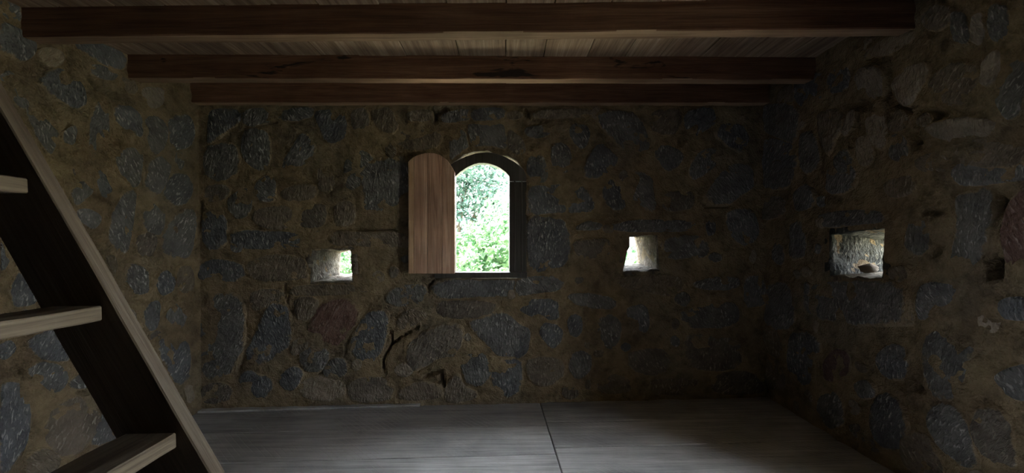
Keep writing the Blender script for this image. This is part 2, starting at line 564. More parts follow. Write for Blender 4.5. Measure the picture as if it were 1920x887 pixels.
crack(W_BACK, cD([(460, 742), (1110, 742)]), 0.009, 0.03)
crack(W_BACK, cE([(240, 700), (290, 580)]), 0.012, 0.04)
crack(W_LEFT, cA([(500, 420), (560, 500), (650, 540)]), 0.020, 0.04)
crack(W_LEFT, cC([(430, 470), (500, 400)]), 0.016, 0.04)
crack(W_LEFT, cC([(100, 320), (140, 360)]), 0.016, 0.05)
crack(W_RIGHT, cI([(905, 605), (960, 585), (1010, 575)]), 0.024, 0.06)
crack(W_RIGHT, cI([(545, 540), (605, 545)]), 0.034, 0.07)
crack(W_RIGHT, cI([(720, 290), (710, 400), (720, 490), (820, 580)]), 0.030, 0.05)
crack(W_RIGHT, cI([(620, 280), (660, 320)]), 0.030, 0.06)
crack(W_RIGHT, cI([(1010, 215), (1020, 245)]), 0.014, 0.06)
crack(W_RIGHT, cI([(560, 570), (545, 680), (530, 750)]), 0.018, 0.05)
crack(W_RIGHT, cI([(845, 680), (870, 740)]), 0.020, 0.05)
crack(W_RIGHT, cI([(940, 40), (945, 160)]), 0.022, 0.06)
crack(W_RIGHT, cJ([(1260, 545), (1270, 590), (1262, 620)]), 0.030, 0.07)
crack(W_RIGHT, cJ([(1290, 230), (1300, 290)]), 0.022, 0.06)
crack(W_RIGHT, cJ([(940, 300), (985, 298)]), 0.022, 0.06)
crack(W_RIGHT, cJ([(985, 480), (980, 520)]), 0.011, 0.05)
crack(W_RIGHT, cK([(790, 430), (805, 470)]), 0.018, 0.05)
crack(W_RIGHT, cK([(870, 420), (875, 460)]), 0.022, 0.05)

DOOR_U = (CBR.y - 1.60, CBR.y - 0.98)       # doorway in the right wall, just outside the photograph
door_prof = [(DOOR_U[0], -0.02), (DOOR_U[1], -0.02), (DOOR_U[1], 1.72), (DOOR_U[0], 1.72)]
door_cutter = hull_prism(W_RIGHT, door_prof, door_prof, 0.15, -WT - 0.15)

wall_back = wall_solid("wall_back", W_BACK, -WT - 0.1, LEN_B + WT + 0.1, 0.019, [win_cutter, win_cutter2, LH1.cutter(), LH2.cutter()])
wall_left = wall_solid("wall_left", W_LEFT, -0.04, LEN_L + 0.04, 0.024, [])
wall_right = wall_solid("wall_right", W_RIGHT, -0.04, LEN_R + 0.04, 0.024, [LH3.cutter(), door_cutter])
wall_rear = wall_solid("wall_rear", W_REAR, -WT - 0.1, LEN_RE + WT + 0.1, 0.06, [])

LH1.lining(wall_back, [M_JAMB, M_JAMB, M_JAMB, M_JAMB])
LH2.lining(wall_back, [M_JAMB, M_JAMB, M_JAMB, M_JAMB])
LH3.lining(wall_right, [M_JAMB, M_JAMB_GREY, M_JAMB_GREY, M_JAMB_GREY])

# ------------------------------------------------------------------ stones set in the walls
def catmull(pts, n):
    m = len(pts); out = []
    tot = []
    for i in range(m):
        p0, p1, p2, p3 = pts[i - 1], pts[i], pts[(i + 1) % m], pts[(i + 2) % m]
        for k in range(6):
            t = k / 6
            f = lambda a, b, c, d: 0.5 * (2 * b + (c - a) * t + (2 * a - 5 * b + 4 * c - d) * t * t + (3 * b - a - 3 * c + d) * t ** 3)
            tot.append((f(p0[0], p1[0], p2[0], p3[0]), f(p0[1], p1[1], p2[1], p3[1])))
    L = [0]
    for i in range(len(tot)):
        a, b = tot[i], tot[(i + 1) % len(tot)]
        L.append(L[-1] + math.hypot(b[0] - a[0], b[1] - a[1]))
    j = 0
    for k in range(n):
        s = L[-1] * k / n
        while L[j + 1] < s: j += 1
        a, b = tot[j], tot[(j + 1) % len(tot)]
        t = (s - L[j]) / max(1e-9, L[j + 1] - L[j])
        out.append((a[0] + (b[0] - a[0]) * t, a[1] + (b[1] - a[1]) * t))
    return out

N_STONE = [0]
def stone(W, parent, poly, mat, proud=None, grow=1.07, rings=((1.05, -0.040, 1.0), (1.0, -0.004, 1.0), (0.88, 0.75, 0.42), (0.62, 1.0, 0.08), (0.30, 1.05, 0.0))):
    rs = random.Random(1000 + N_STONE[0]); N_STONE[0] += 1
    n = 26
    out = catmull(poly, n)
    _cu = sum(p[0] for p in out) / n; _cz = sum(p[1] for p in out) / n
    out = [(_cu + (p[0] - _cu) * grow, _cz + (p[1] - _cz) * grow) for p in out]
    cu = sum(p[0] for p in out) / n; cz = sum(p[1] for p in out) / n
    size = sum(math.hypot(p[0] - cu, p[1] - cz) for p in out) / n
    h = proud if proud is not None else rs.uniform(0.002, 0.010)
    tu, tz = rs.uniform(-0.06, 0.06), rs.uniform(-0.06, 0.06)
    ang = rs.uniform(-0.7, 0.7)
    ca, sa = math.cos(ang), math.sin(ang)
    ou = rs.uniform(0, 50)
    verts = []; faces = []; uv = []; edge = []
    for sc, hh, e in rings:
        for k, (u, z) in enumerate(out):
            q0 = W.P(u, z)
            jit = 1 + 0.09 * noise.noise(q0 * 16) + 0.06 * noise.noise(q0 * 41) if sc > 0.9 else 1.0
            uu = cu + (u - cu) * sc * jit; zz = cz + (z - cz) * sc * jit
            q = W.P(uu, zz)
            d = hh if hh < 0 else h * hh
            if hh > 0:
                d += 0.013 * fbm(q * 7 + Vector((ou, 0, 0)), 2) + 0.009 * noise.noise(q * 26)
            d += (uu - cu) * tu + (zz - cz) * tz
            verts.append(W.P(uu, zz, d)); uv.append((uu * ca - zz * sa + ou, uu * sa + zz * ca)); edge.append(e)
    verts.append(W.P(cu, cz, h * 1.05 + 0.008 * noise.noise(W.P(cu, cz) * 9))); uv.append((cu * ca - cz * sa + ou, cu * sa + cz * ca)); edge.append(0.0)
    for r_ in range(len(rings) - 1):
        for k in range(n):
            a = r_ * n + k; b = r_ * n + (k + 1) % n
            faces.append((a, b, b + n, a + n))
    c = len(verts) - 1; base = (len(rings) - 1) * n
    for k in range(n):
        faces.append((base + k, base + (k + 1) % n, c))
    me = pymesh("stone", verts, faces)
    # outward winding
    if me.polygons[-1].normal.dot(W.n) < 0:
        me.flip_normals()
    uvl = me.uv_layers.new(name="UVMap")
    for lp in me.loops: uvl.data[lp.index].uv = uv[lp.vertex_index]
    at = me.attributes.new("edge", 'FLOAT', 'POINT')
    at.data.foreach_set("value", edge)
    o = link("stone", me, mat, smooth=True)
    recenter(o); o.parent = parent
    W.polys.append((cu, cz, size, out))
    return o

def stones(W, parent, conv, lists, default=M_STONE):
    for it in lists:
        mat = default; pts = it
        if isinstance(it, tuple) and not isinstance(it[0], tuple) or (isinstance(it, tuple) and isinstance(it[0], bpy.types.Material)):
            mat, pts = it
        stone(W, parent, [W.px(*p) for p in conv(pts)], mat)

BR, RD, PL, GY = M_STONE_BROWN, M_STONE_RED, M_STONE_PALE, M_STONE
stones(W_BACK, wall_back, cD, [
    [(90,110),(110,75),(200,65),(265,90),(260,150),(200,190),(140,240),(95,265),(85,200)],
    [(285,95),(340,70),(440,65),(500,80),(480,130),(400,150),(330,170),(290,150)],
    [(505,80),(600,62),(675,68),(670,110),(600,135),(520,140),(495,120)],
    [(275,240),(310,190),(370,185),(425,210),(435,300),(415,400),(370,420),(310,380),(275,320)],
    [(60,330),(90,280),(180,260),(250,290),(260,400),(215,470),(150,475),(80,450),(55,400)],
    [(500,370),(560,270),(610,205),(660,240),(680,300),(640,370),(545,415),(505,400)],
    [(685,90),(760,70),(830,80),(860,150),(850,220),(800,265),(740,250),(710,180),(685,130)],
    (BR, [(890,80),(960,70),(985,130),(970,180),(900,190),(880,140)]),
    (BR, [(995,80),(1080,65),(1120,100),(1140,170),(1110,210),(1040,190),(1005,140)]),
    (BR, [(1140,200),(1240,185),(1340,195),(1380,230),(1340,290),(1200,300),(1130,260)]),
    [(845,370),(880,310),(960,300),(1010,350),(990,430),(920,510),(860,520),(840,450)],
    (BR, [(690,420),(740,380),(790,400),(800,480),(760,530),(710,520)]),
    [(350,490),(390,450),(450,440),(465,520),(450,580),(390,585),(350,540)],
    (BR, [(490,530),(560,495),(640,490),(690,510),(680,560),(600,585),(510,575)]),
    [(200,580),(260,520),(320,510),(340,570),(320,640),(270,680),(215,650)],
    [(950,400),(1040,360),(1140,350),(1205,380),(1205,550),(1200,700),(1100,710),(960,700),(950,560)],
    (BR, [(350,640),(430,610),(560,600),(570,680),(540,730),(430,740),(350,700)]),
    (BR, [(585,620),(680,600),(740,610),(740,700),(700,730),(600,720)]),
    (BR, [(790,600),(860,580),(905,610),(895,700),(800,720)]),
    [(220,770),(300,745),(450,750),(580,755),(720,750),(735,800),(700,845),(560,850),(400,850),(250,840)],
    (BR, [(770,755),(920,752),(1150,755),(1190,785),(1180,830),(1000,838),(890,828),(780,828)]),
    [(60,680),(110,630),(170,650),(195,740),(180,830),(100,850),(60,790)],
    (BR, [(80,500),(170,490),(215,520),(180,570),(100,590),(60,560)]),
])
stones(W_BACK, wall_back, cE, [
    (GY, [(30,90),(120,50),(230,60),(300,120),(230,170),(100,175),(30,150)]),
    (BR, [(320,60),(450,20),(560,30),(630,60),(630,150),(540,165),(400,170),(310,130)]),
    (BR, [(560,200),(720,188),(900,190),(1040,190),(1060,220),(960,240),(760,248),(570,245)]),
    (GY, [(1090,230),(1170,190),(1280,190),(1300,250),(1270,300),(1150,310),(1080,280)]),
    [(40,360),(110,260),(220,240),(285,300),(290,450),(275,560),(200,695),(80,710),(20,640),(30,480)],
    [(300,560),(340,480),(400,340),(460,290),(530,320),(550,430),(550,520),(480,570),(400,630),(330,610)],
    (BR, [(320,240),(420,210),(505,230),(500,280),(420,310),(340,330)]),
    (BR, [(565,280),(640,250),(700,280),(690,340),(640,390),(580,370)]),
    (RD, [(640,450),(690,340),(750,280),(850,270),(920,330),(930,380),(870,450),(820,520),(770,530),(700,490)]),
    [(890,470),(950,370),(1010,330),(1090,350),(1080,470),(1050,560),(1000,625),(920,610),(880,540)],
    [(600,560),(660,530),(740,540),(760,600),(720,660),(640,670),(600,620)],
    (BR, [(545,520),(600,480),(645,490),(640,540),(580,580),(545,570)]),
    [(490,690),(540,650),(600,650),(610,700),(570,770),(510,770),(480,730)],
    [(250,720),(310,660),(380,690),(430,700),(440,770),(380,830),(300,810),(260,770)],
    [(725,650),(790,595),(850,610),(850,680),(800,710),(740,700)],
    (BR, [(860,750),(930,705),(1030,700),(1110,745),(1100,820),(980,840),(880,820)]),
    (BR, [(1140,380),(1200,330),(1290,340),(1300,370),(1220,420),(1150,440)]),
    (BR, [(1160,770),(1260,730),(1370,755),(1380,810),(1250,830),(1150,820)]),
    (PL, [(590,740),(700,700),(830,730),(845,800),(740,830),(620,810)]),
    (BR, [(60,760),(140,730),(220,760),(200,830),(90,850),(50,820)]),
])
stones(W_BACK, wall_back, cM, [
    [(165,120),(250,80),(400,80),(640,82),(690,110),(650,175),(500,182),(300,190),(190,180)],
    [(390,340),(470,310),(570,270),(650,310),(700,350),(750,400),(740,480),(660,545),(560,540),(490,470),(420,400)],
    (BR, [(20,470),(110,400),(230,350),(325,370),(345,460),(290,545),(200,560),(90,620),(15,630),(5,540)]),
    (GY, [(340,560),(420,510),(490,540),(515,640),(450,720),(360,680)]),
    (GY, [(530,600),(620,560),(700,580),(700,720),(640,790),(560,760),(520,680)]),
    (BR, [(240,730),(320,650),(355,720),(430,760),(400,820),(260,820)]),
    (BR, [(200,220),(320,205),(430,205),(560,230),(500,295),(360,315),(210,300)]),
])
stones(W_BACK, wall_back, cW, [
    (BR, [(255,115),(380,85),(490,95),(510,140),(480,205),(265,210)]),
    (GY, [(600,165),(700,105),(885,85),(905,180),(820,212),(640,225)]),
    (GY, [(935,105),(1050,65),(1255,75),(1275,170),(1150,202),(945,202)]),
    (BR, [(1300,130),(1400,100),(1480,150),(1420,190),(1310,190)]),
    (GY, [(700,340),(780,300),(845,315),(885,420),(890,490),(780,560),(705,620),(690,450)]),
    (GY, [(905,255),(1080,240),(1255,240),(1290,330),(1300,480),(1230,500),(1150,475),(940,478),(910,400)]),
    (BR, [(1315,310),(1400,340),(1480,430),(1500,540),(1430,580),(1320,490)]),
    (GY, [(1510,640),(1560,570),(1620,600),(1680,700),(1680,790),(1530,780)]),
])
stones(W_BACK, wall_back, cG, [
    (BR, [(110,100),(200,75),(430,70),(440,110),(300,125),(130,125)]),
    [(70,180),(130,165),(240,160),(210,210),(140,235),(80,215)],
    [(315,190),(350,155),(420,170),(435,220),(400,290),(340,260)],
    [(475,110),(530,85),(620,85),(690,110),(740,180),(765,260),(755,325),(680,315),(600,280),(540,210),(485,160)],
    (BR, [(780,90),(900,70),(940,110),(910,200),(820,215),(760,170)]),
    [(970,90),(1100,70),(1130,150),(1060,200),(1010,240),(965,190)],
    [(1130,190),(1200,150),(1290,170),(1320,240),(1280,310),(1190,270),(1140,230)],
    [(400,400),(440,310),(490,265),(550,310),(590,360),(530,430),(470,455),(410,450)],
    [(215,300),(260,255),(320,290),(335,400),(290,430),(230,400)],
    (GY, [(95,430),(110,400),(150,320),(190,370),(195,470),(120,480)]),
    [(100,500),(230,490),(330,485),(400,510),(450,560),(460,630),(380,645),(220,650),(100,650)],
    [(90,690),(200,670),(290,700),(320,790),(312,880),(285,950),(180,975),(95,970)],
    [(500,520),(540,470),(600,480),(620,560),(625,620),(570,635),(520,590)],
    [(655,440),(700,420),(770,450),(785,530),(800,610),(760,645),(700,610),(655,530)],
    [(790,300),(850,270),(940,310),(945,360),(870,420),(820,370)],
    [(985,400),(1010,340),(1080,290),(1150,310),(1150,370),(1090,420),(1020,465),(985,440)],
    [(1065,550),(1110,490),(1180,400),(1250,370),(1330,400),(1340,500),(1260,560),(1200,600),(1110,595)],
    (BR, [(840,560),(880,530),(990,530),(1000,610),(880,640),(830,610)]),
    [(360,720),(420,695),(500,710),(480,740),(370,745)],
    (GY, [(560,710),(700,685),(980,690),(1070,700),(1050,745),(860,755),(700,755),(560,745)]),
    (GY, [(850,800),(940,775),(1060,785),(1090,880),(960,900),(855,890)]),
    (BR, [(350,810),(470,790),(540,810),(530,890),(400,900),(350,870)]),
    (GY, [(1200,640),(1330,640),(1370,760),(1300,830),(1210,770)]),
])
stones(W_BACK, wall_back, cH, [
    (GY, [(30,140),(100,115),(250,110),(290,150),(260,190),(120,210),(20,220)]),
    [(10,260),(80,240),(230,240),(260,290),(250,350),(150,350),(50,310)],
    [(310,220),(400,205),(560,235),(570,290),(450,290),(350,265)],
    [(305,360),(340,320),(385,340),(390,410),(360,450),(320,430)],
    [(150,420),(180,370),(260,390),(285,440),(240,510),(200,500)],
    [(470,370),(540,330),(600,360),(600,450),(550,520),(490,470)],
    [(640,300),(700,270),(750,290),(760,400),(720,430),(660,410)],
    [(10,410),(60,385),(100,420),(90,520),(50,560),(15,550)],
    (BR, [(600,125),(760,105),(920,115),(950,180),(850,220),(700,190),(600,170)]),
    [(1010,150),(1100,120),(1250,120),(1250,180),(1120,190),(1030,180)],
    [(950,290),(1080,260),(1240,270),(1250,370),(1100,400),(980,390)],
    (BR, [(640,560),(700,520),(840,520),(880,600),(800,660),(680,640)]),
    [(320,570),(380,520),(440,560),(430,640),(370,680),(320,640)],
    (BR, [(80,600),(150,560),(260,570),(290,650),(200,720),(100,690)]),
    (BR, [(980,450),(1150,430),(1280,470),(1270,600),(1120,640),(980,600)]),
    (BR, [(470,670),(560,650),(660,690),(650,750),(500,760)]),
    (BR, [(760,690),(900,680),(1050,690),(1050,760),(800,765)]),
    (BR, [(1130,660),(1300,640),(1390,700),(1380,760),(1140,760)]),
    (GY, [(1290,130),(1390,120),(1410,260),(1300,280)]),
])
stones(W_LEFT, wall_left, cA, [
    [(230,440),(290,380),(380,390),(450,450),(480,560),(420,600),(330,560),(260,500)],
    [(490,760),(510,640),(540,560),(600,560),(610,680),(605,830),(560,855),(495,840)],
    [(640,600),(720,590),(780,650),(780,760),(720,730),(660,690)],
    (PL, [(790,500),(850,480),(910,500),(900,580),(830,600)]),
    [(800,660),(870,640),(930,680),(930,780),(860,860),(820,810)],
    (GY, [(940,660),(1040,640),(1070,700),(1060,800),(970,830),(940,760)]),
    [(10,440),(30,400),(70,400),(110,470),(150,560),(130,610),(60,540)],
    [(130,540),(200,600),(280,690),(330,740),(310,810),(270,860),(220,780),(160,680)],
    [(350,740),(410,690),(430,740),(410,800),(360,790)],
    (GY, [(0,130),(90,150),(190,210),(200,290),(130,340),(40,300),(0,250)]),
    (GY, [(370,235),(480,215),(560,215),(640,250),(700,290),(695,370),(640,385),(520,330),(440,280)]),
    (GY, [(500,360),(560,360),(640,400),(650,440),(560,440),(510,410)]),
    (PL, [(210,280),(280,260),(350,300),(340,360),(260,370),(215,330)]),
    (GY, [(0,10),(80,0),(120,60),(110,120),(30,90)]),
])
stones(W_LEFT, wall_left, cB, [
    [(640,20),(680,-30),(780,-30),(790,80),(770,170),(730,185),(690,130),(650,70)],
    [(810,150),(840,40),(900,10),(950,60),(920,150),(880,220),(830,190)],
    [(910,200),(960,110),(1040,120),(1070,190),(1030,270),(950,270)],
    [(525,80),(560,70),(600,150),(620,200),(580,240),(545,180)],
    [(390,200),(430,150),(480,150),(520,200),(480,250),(430,285),(400,250)],
    [(600,430),(640,290),(690,200),(750,200),(745,330),(720,520),(680,545),(630,500)],
    [(800,320),(830,255),(880,290),(915,340),(890,440),(810,420)],
    [(900,480),(950,370),(1040,300),(1085,340),(1070,500),(1040,570),(960,570),(905,540)],
    (BR, [(760,450),(830,430),(870,470),(850,570),(810,580),(760,520)]),
    [(690,700),(710,620),(760,610),(820,650),(825,760),(760,775),(710,740)],
    [(870,690),(920,640),(970,690),(960,750),(900,785),(870,740)],
    (BR, [(980,640),(1050,620),(1080,700),(1060,770),(990,740)]),
    [(800,870),(850,810),(890,820),(885,887),(870,960),(820,970)],
    [(920,900),(960,830),(1020,830),(1035,900),(990,970)],
    (GY, [(430,310),(500,300),(560,350),(520,410),(460,380)]),
    (BR, [(590,580),(630,560),(650,620),(630,660)]),
    [(60,740),(100,650),(160,720),(200,820),(100,840),(60,800)],
    (GY, [(0,480),(25,560),(50,590),(20,640),(0,620)]),
])
stones(W_LEFT, wall_left, cC, [
    [(160,160),(220,110),(300,90),(340,170),(390,260),(300,265),(200,240)],
    [(150,310),(230,275),(330,290),(380,360),(330,440),(270,430),(180,360)],
    [(0,440),(60,370),(130,400),(170,520),(170,620),(140,730),(60,860),(0,880)],
    (BR, [(250,620),(300,530),(420,470),(520,530),(560,620),(460,750),(330,790),(250,700)]),
    (GY, [(560,560),(600,570),(660,700),(600,740),(500,740)]),
    [(0,180),(60,150),(90,190),(60,240),(0,260)],
    [(880,150),(960,130),(1040,160),(1060,280),(1030,380),(980,390),(920,300),(880,210)],
    (BR, [(160,800),(260,750),(330,810),(280,900),(140,900)]),
    (PL, [(1020,420),(1060,400),(1075,470),(1050,500)]),
])
stones(W_RIGHT, wall_right, cI, [
    [(250,430),(310,390),(385,380),(375,500),(330,560),(260,530)],
    (GY, [(420,370),(480,330),(530,360),(520,450),(440,480),(410,430)]),
    (PL, [(545,420),(580,350),(660,345),(690,400),(690,500),(620,500),(550,460)]),
    (PL, [(740,440),(790,370),(900,320),(935,380),(900,440),(830,540),(780,520)]),
    (PL, [(640,250),(720,190),(830,160),(840,210),(740,270),(650,290)]),
    [(60,560),(150,530),(250,540),(265,640),(240,720),(140,700),(70,650)],
    (BR, [(160,480),(230,430),(250,510),(170,530)]),
    (BR, [(360,590),(450,560),(500,620),(470,700),(420,790),(370,700)]),
    (PL, [(490,680),(520,570),(555,570),(545,640),(510,690)]),
    (PL, [(600,620),(650,560),(700,580),(720,680),(700,760),(640,740)]),
    (BR, [(720,620),(770,560),(830,600),(810,660),(740,670)]),
    (PL, [(900,660),(990,620),(1130,600),(1260,620),(1250,680),(1100,740),(960,700)]),
    (BR, [(940,400),(1050,330),(1160,340),(1200,420),(1100,540),(980,520),(930,460)]),
    (PL, [(1210,320),(1290,250),(1300,350),(1260,440),(1200,420)]),
    (GY, [(1270,420),(1340,330),(1419,320),(1419,560),(1320,600),(1270,520)]),
    (GY, [(1050,60),(1110,70),(1140,170),(1130,220),(1060,210),(1045,130)]),
    (PL, [(1150,90),(1200,70),(1220,150),(1190,230),(1145,200)]),
    [(1250,30),(1330,30),(1350,120),(1320,210),(1250,190)],
    (BR, [(890,60),(960,20),(1040,40),(1040,110),(960,160),(900,130)]),
    [(60,730),(150,710),(250,760),(240,860),(100,880),(40,800)],
    [(270,700),(340,680),(370,780),(360,870),(280,870)],
    (BR, [(1080,750),(1230,700),(1400,710),(1419,830),(1250,860),(1100,830)]),
    (PL, [(560,720),(620,690),(650,760),(640,830),(570,840)]),
    (GY, [(730,700),(800,690),(830,790),(770,830),(720,790)]),
    (GY, [(460,800),(520,760),(540,840),(500,887),(460,870)]),
    (BR, [(860,820),(960,780),(1050,820),(1020,880),(900,880)]),
])
stones(W_RIGHT, wall_right, cJ, [
    [(240,190),(300,150),(350,200),(330,270),(260,290),(235,240)],
    [(410,80),(480,40),(540,60),(560,150),(480,200),(410,180)],
    (GY, [(370,310),(450,290),(580,280),(690,290),(710,340),(560,362),(420,372),(360,350)]),
    [(830,340),(880,310),(920,370),(930,470),(860,520),(810,460)],
    [(1080,230),(1150,195),(1260,185),(1265,250),(1250,350),(1215,460),(1150,615),(1090,610),(1030,540),(1070,400)],
    (RD, [(1300,430),(1320,330),(1350,240),(1419,200),(1500,220),(1500,620),(1419,640),(1340,640),(1320,540)]),
    [(230,360),(280,340),(300,420),(290,520),(230,530),(225,440)],
    (BR, [(0,370),(70,380),(90,460),(60,560),(0,580)]),
    [(280,720),(350,660),(500,645),(700,655),(800,700),(820,790),(790,860),(600,870),(420,850),(300,800)],
    [(890,680),(960,650),(1060,670),(1070,730),(1000,790),(900,850),(870,780)],
    [(80,690),(160,650),(220,680),(240,780),(230,880),(120,887),(70,790)],
    (GY, [(1290,770),(1340,730),(1419,740),(1450,840),(1320,840)]),
    [(80,60),(180,30),(240,80),(210,160),(110,180),(70,120)],
    (GY, [(1050,60),(1200,20),(1380,20),(1430,120),(1280,150),(1120,160),(1050,120)]),
    (BR, [(700,150),(790,110),(860,130),(840,200),(740,220)]),
    (BR, [(20,250),(110,210),(190,230),(180,310),(60,330)]),
])
stones(W_RIGHT, wall_right, cK, [
    [(230,180),(290,165),(360,200),(370,260),(330,340),(320,430),(260,420),(210,330)],
    [(670,280),(720,230),(790,240),(820,330),(800,400),(720,400),(670,340)],
    [(910,220),(960,160),(1080,140),(1160,180),(1165,280),(1130,370),(1080,470),(1020,520),(940,470),(905,360)],
    (RD, [(390,330),(440,260),(510,260),(520,360),(470,420),(400,410)]),
    [(360,520),(420,460),(480,510),(500,630),(430,660),(370,600)],
    (GY, [(550,430),(620,410),(660,460),(640,500),(580,500)]),
    [(630,560),(700,480),(780,540),(820,650),(800,760),(700,760),(640,680)],
    (BR, [(1150,620),(1200,560),(1320,590),(1360,700),(1380,840),(1260,860),(1160,740)]),
    [(960,540),(1050,540),(1130,640),(1160,760),(1160,860),(1060,840),(960,720),(920,620)],
    [(1280,390),(1419,330),(1450,420),(1419,520),(1330,480)],
    (PL, [(1190,60),(1280,40),(1310,100),(1270,170),(1190,150)]),
    (BR, [(100,300),(180,330),(200,440),(130,460),(90,400)]),
    (BR, [(800,700),(880,680),(950,740),(990,887),(850,887),(790,800)]),
    (BR, [(520,650),(600,640),(650,720),(680,790),(600,750)]),
    (BR, [(90,140),(150,150),(190,240),(170,300),(100,260)]),
])

# stones in the stretches of wall beside and behind the photograph
def fill(W, parent, u0, u1, z0, z1, n, avoid, rr=(0.07, 0.13), mats=None):
    rs = random.Random(hash((round(u0, 2), n)) & 0xffff)
    placed = 0
    for _ in range(n * 12):
        if placed >= n: break
        r_ = rs.uniform(*rr)
        u = rs.uniform(u0, u1); z = rs.uniform(z0, z1)
        if any(a < u + r_ and u - r_ < b and c < z + r_ and z - r_ < d for a, b, c, d in avoid): continue
        if any(math.hypot(u - cu, z - cz) < (s + r_) * 0.98 + 0.02 for cu, cz, s, _p in W.polys): continue
        k = rs.randint(7, 9); ph = rs.uniform(0, 6.28); el = rs.uniform(0.75, 1.25)
        poly = [(u + r_ * el * rs.uniform(0.85, 1.1) * math.cos(ph + 6.2832 * i / k), z + r_ / el * rs.uniform(0.85, 1.1) * math.sin(ph + 6.2832 * i / k)) for i in range(k)]
        stone(W, parent, poly, rs.choice(mats or [GY, GY, BR, GY, PL]))
        placed += 1

_op = [(min(p[0] for p in L.inn) - 0.02, max(p[0] for p in L.inn) + 0.02, min(p[1] for p in L.inn) - 0.02, max(p[1] for p in L.inn) + 0.02) for L in (LH1, LH2, LH3)]
_wz = [W_BACK.px(824, 521), W_BACK.px(987, 284)]
fill(W_BACK, wall_back, 0.08, LEN_B - 0.08, 0.06, 2.42, 70, _op[:2] + [(_wz[0][0] - 0.01, _wz[1][0] + 0.01, _wz[0][1] - 0.01, _wz[1][1] + 0.01)], (0.035, 0.085), [BR, BR, BR, GY, PL])
fill(W_RIGHT, wall_right, 0.08, 1.6, 0.06, 2.5, 45, _op[2:], (0.035, 0.085), [BR, BR, GY, PL])
fill(W_LEFT, wall_left, 0.08, 1.3, 0.06, 2.5, 25, [], (0.035, 0.075), [BR, BR, GY, PL])
fill(W_LEFT, wall_left, 1.25, LEN_L - 0.1, 0.08, 2.5, 120, [])
fill(W_LEFT, wall_left, 0.12, 1.5, 0.05, 0.7, 14, [], (0.05, 0.1))
fill(W_RIGHT, wall_right, 1.62, LEN_R - 0.1, 0.08, 2.5, 110, [(DOOR_U[0] - 0.05, DOOR_U[1] + 0.05, -1, 2.05)])
fill(W_REAR, wall_rear, 0.1, LEN_RE - 0.1, 0.08, 2.5, 70, [])

# ------------------------------------------------------------------ floor
floor = empty("floor"); tag(floor, kind="structure")
def slab(name, verts8, mat, parent=None, bevel=0.004):
    me = pymesh(name, verts8, [(0, 3, 2, 1), (4, 5, 6, 7), (0, 1, 5, 4), (1, 2, 6, 5), (2, 3, 7, 6), (3, 0, 4, 7)])
    fix_normals(me)
    if bevel:
        bm = bmesh.new(); bm.from_mesh(me)
        bmesh.ops.bevel(bm, geom=bm.edges[:], offset=bevel, segments=1, affect='EDGES', clamp_overlap=True)
        bm.to_mesh(me); bm.free()
    o = link(name, me, mat)
    recenter(o)
    if parent: o.parent = parent
    return o

JU = (Vector((0.285, 3.53, 0)) - CBL).dot(_ub)
rf = random.Random(3)
def floor_row(d0, d1, u0, u1):
    gp = 0.0042
    dz = rf.uniform(-0.002, 0.0)
    q = [W_BACK.P(u0 + gp, 0, d1 - gp), W_BACK.P(u1 - gp, 0, d1 - gp), W_BACK.P(u1 - gp, 0, d0 + gp), W_BACK.P(u0 + gp, 0, d0 + gp)]
    slab("floorboard", [v + Vector((0, 0, -0.035)) for v in q] + [v + Vector((0, 0, dz)) for v in q], M_FLOOR, floor, 0.003)
d = -0.02
for w in (0.435, 0.425, 0.43, 0.42, 0.43, 0.42, 0.43, 0.42, 0.43, 0.42, 0.43, 0.42, 0.43, 0.42, 0.43, 0.42):
    floor_row(d, d + w, -0.42, JU); d += w
d = -0.02
for w in (0.39, 0.395, 0.41, 0.42, 0.43, 0.42, 0.43, 0.42, 0.43, 0.42, 0.43, 0.42, 0.43, 0.42, 0.43, 0.42):
    floor_row(d, d + w, JU, LEN_B + 0.2 + (0.5 if 1.7 < d < 2.8 else 0)); d += w
sub = slab("floor_base", [Vector(v) for v in ((-3.3, -3.9, -0.16), (2.7, -3.9, -0.16), (2.7, 4.05, -0.16), (-3.3, 4.05, -0.16), (-3.3, -3.9, -0.036), (2.7, -3.9, -0.036), (2.7, 4.05, -0.036), (-3.3, 4.05, -0.036))], M_FRAME, floor, 0)

# low wooden strip along the foot of the back wall
u_a, u_b = 0.0, 1.75
v0 = [W_BACK.P(u_a, 0.001, 0.055), W_BACK.P(u_b, 0.001, 0.030), W_BACK.P(u_b, 0.001, -0.03), W_BACK.P(u_a, 0.001, -0.03)]
bb = slab("baseboard_back", v0 + [v + Vector((0, 0, 0.017)) for v in v0], M_FLOOR, None, 0.004)
tag(bb, kind="structure")

# ------------------------------------------------------------------ ceiling planks and beams
Z_BEAM, Z_CEIL = 2.459, 2.612
ceiling = empty("ceiling", (0, 0, Z_CEIL)); tag(ceiling, kind="structure")
rc = random.Random(11)
x = -3.0
HATCH = (-2.30, -1.05, 0.10, 1.20)
while x < 2.45:
    w = rc.uniform(0.24, 0.36)
    x2 = min(x + w, 2.5)
    spans = [(-3.5, 3.65)]
    if x2 > HATCH[0] and x < HATCH[1]:
        spans = [(-3.5, HATCH[2]), (HATCH[3], 3.65)]
    dz = rc.uniform(0, 0.006); gp = 0.002
    for ya, yb in spans:
        q = [Vector((x + gp, ya, 0)), Vector((x2 - gp, ya, 0)), Vector((x2 - gp, yb, 0)), Vector((x + gp, yb, 0))]
        o = slab("ceiling_plank", [v + Vector((0, 0, Z_CEIL + dz)) for v in q] + [v + Vector((0, 0, Z_CEIL + 0.04)) for v in q], M_PLANK, None, 0.003)
        o.location -= Vector((0, 0, Z_CEIL)); o.parent = ceiling
    x = x2

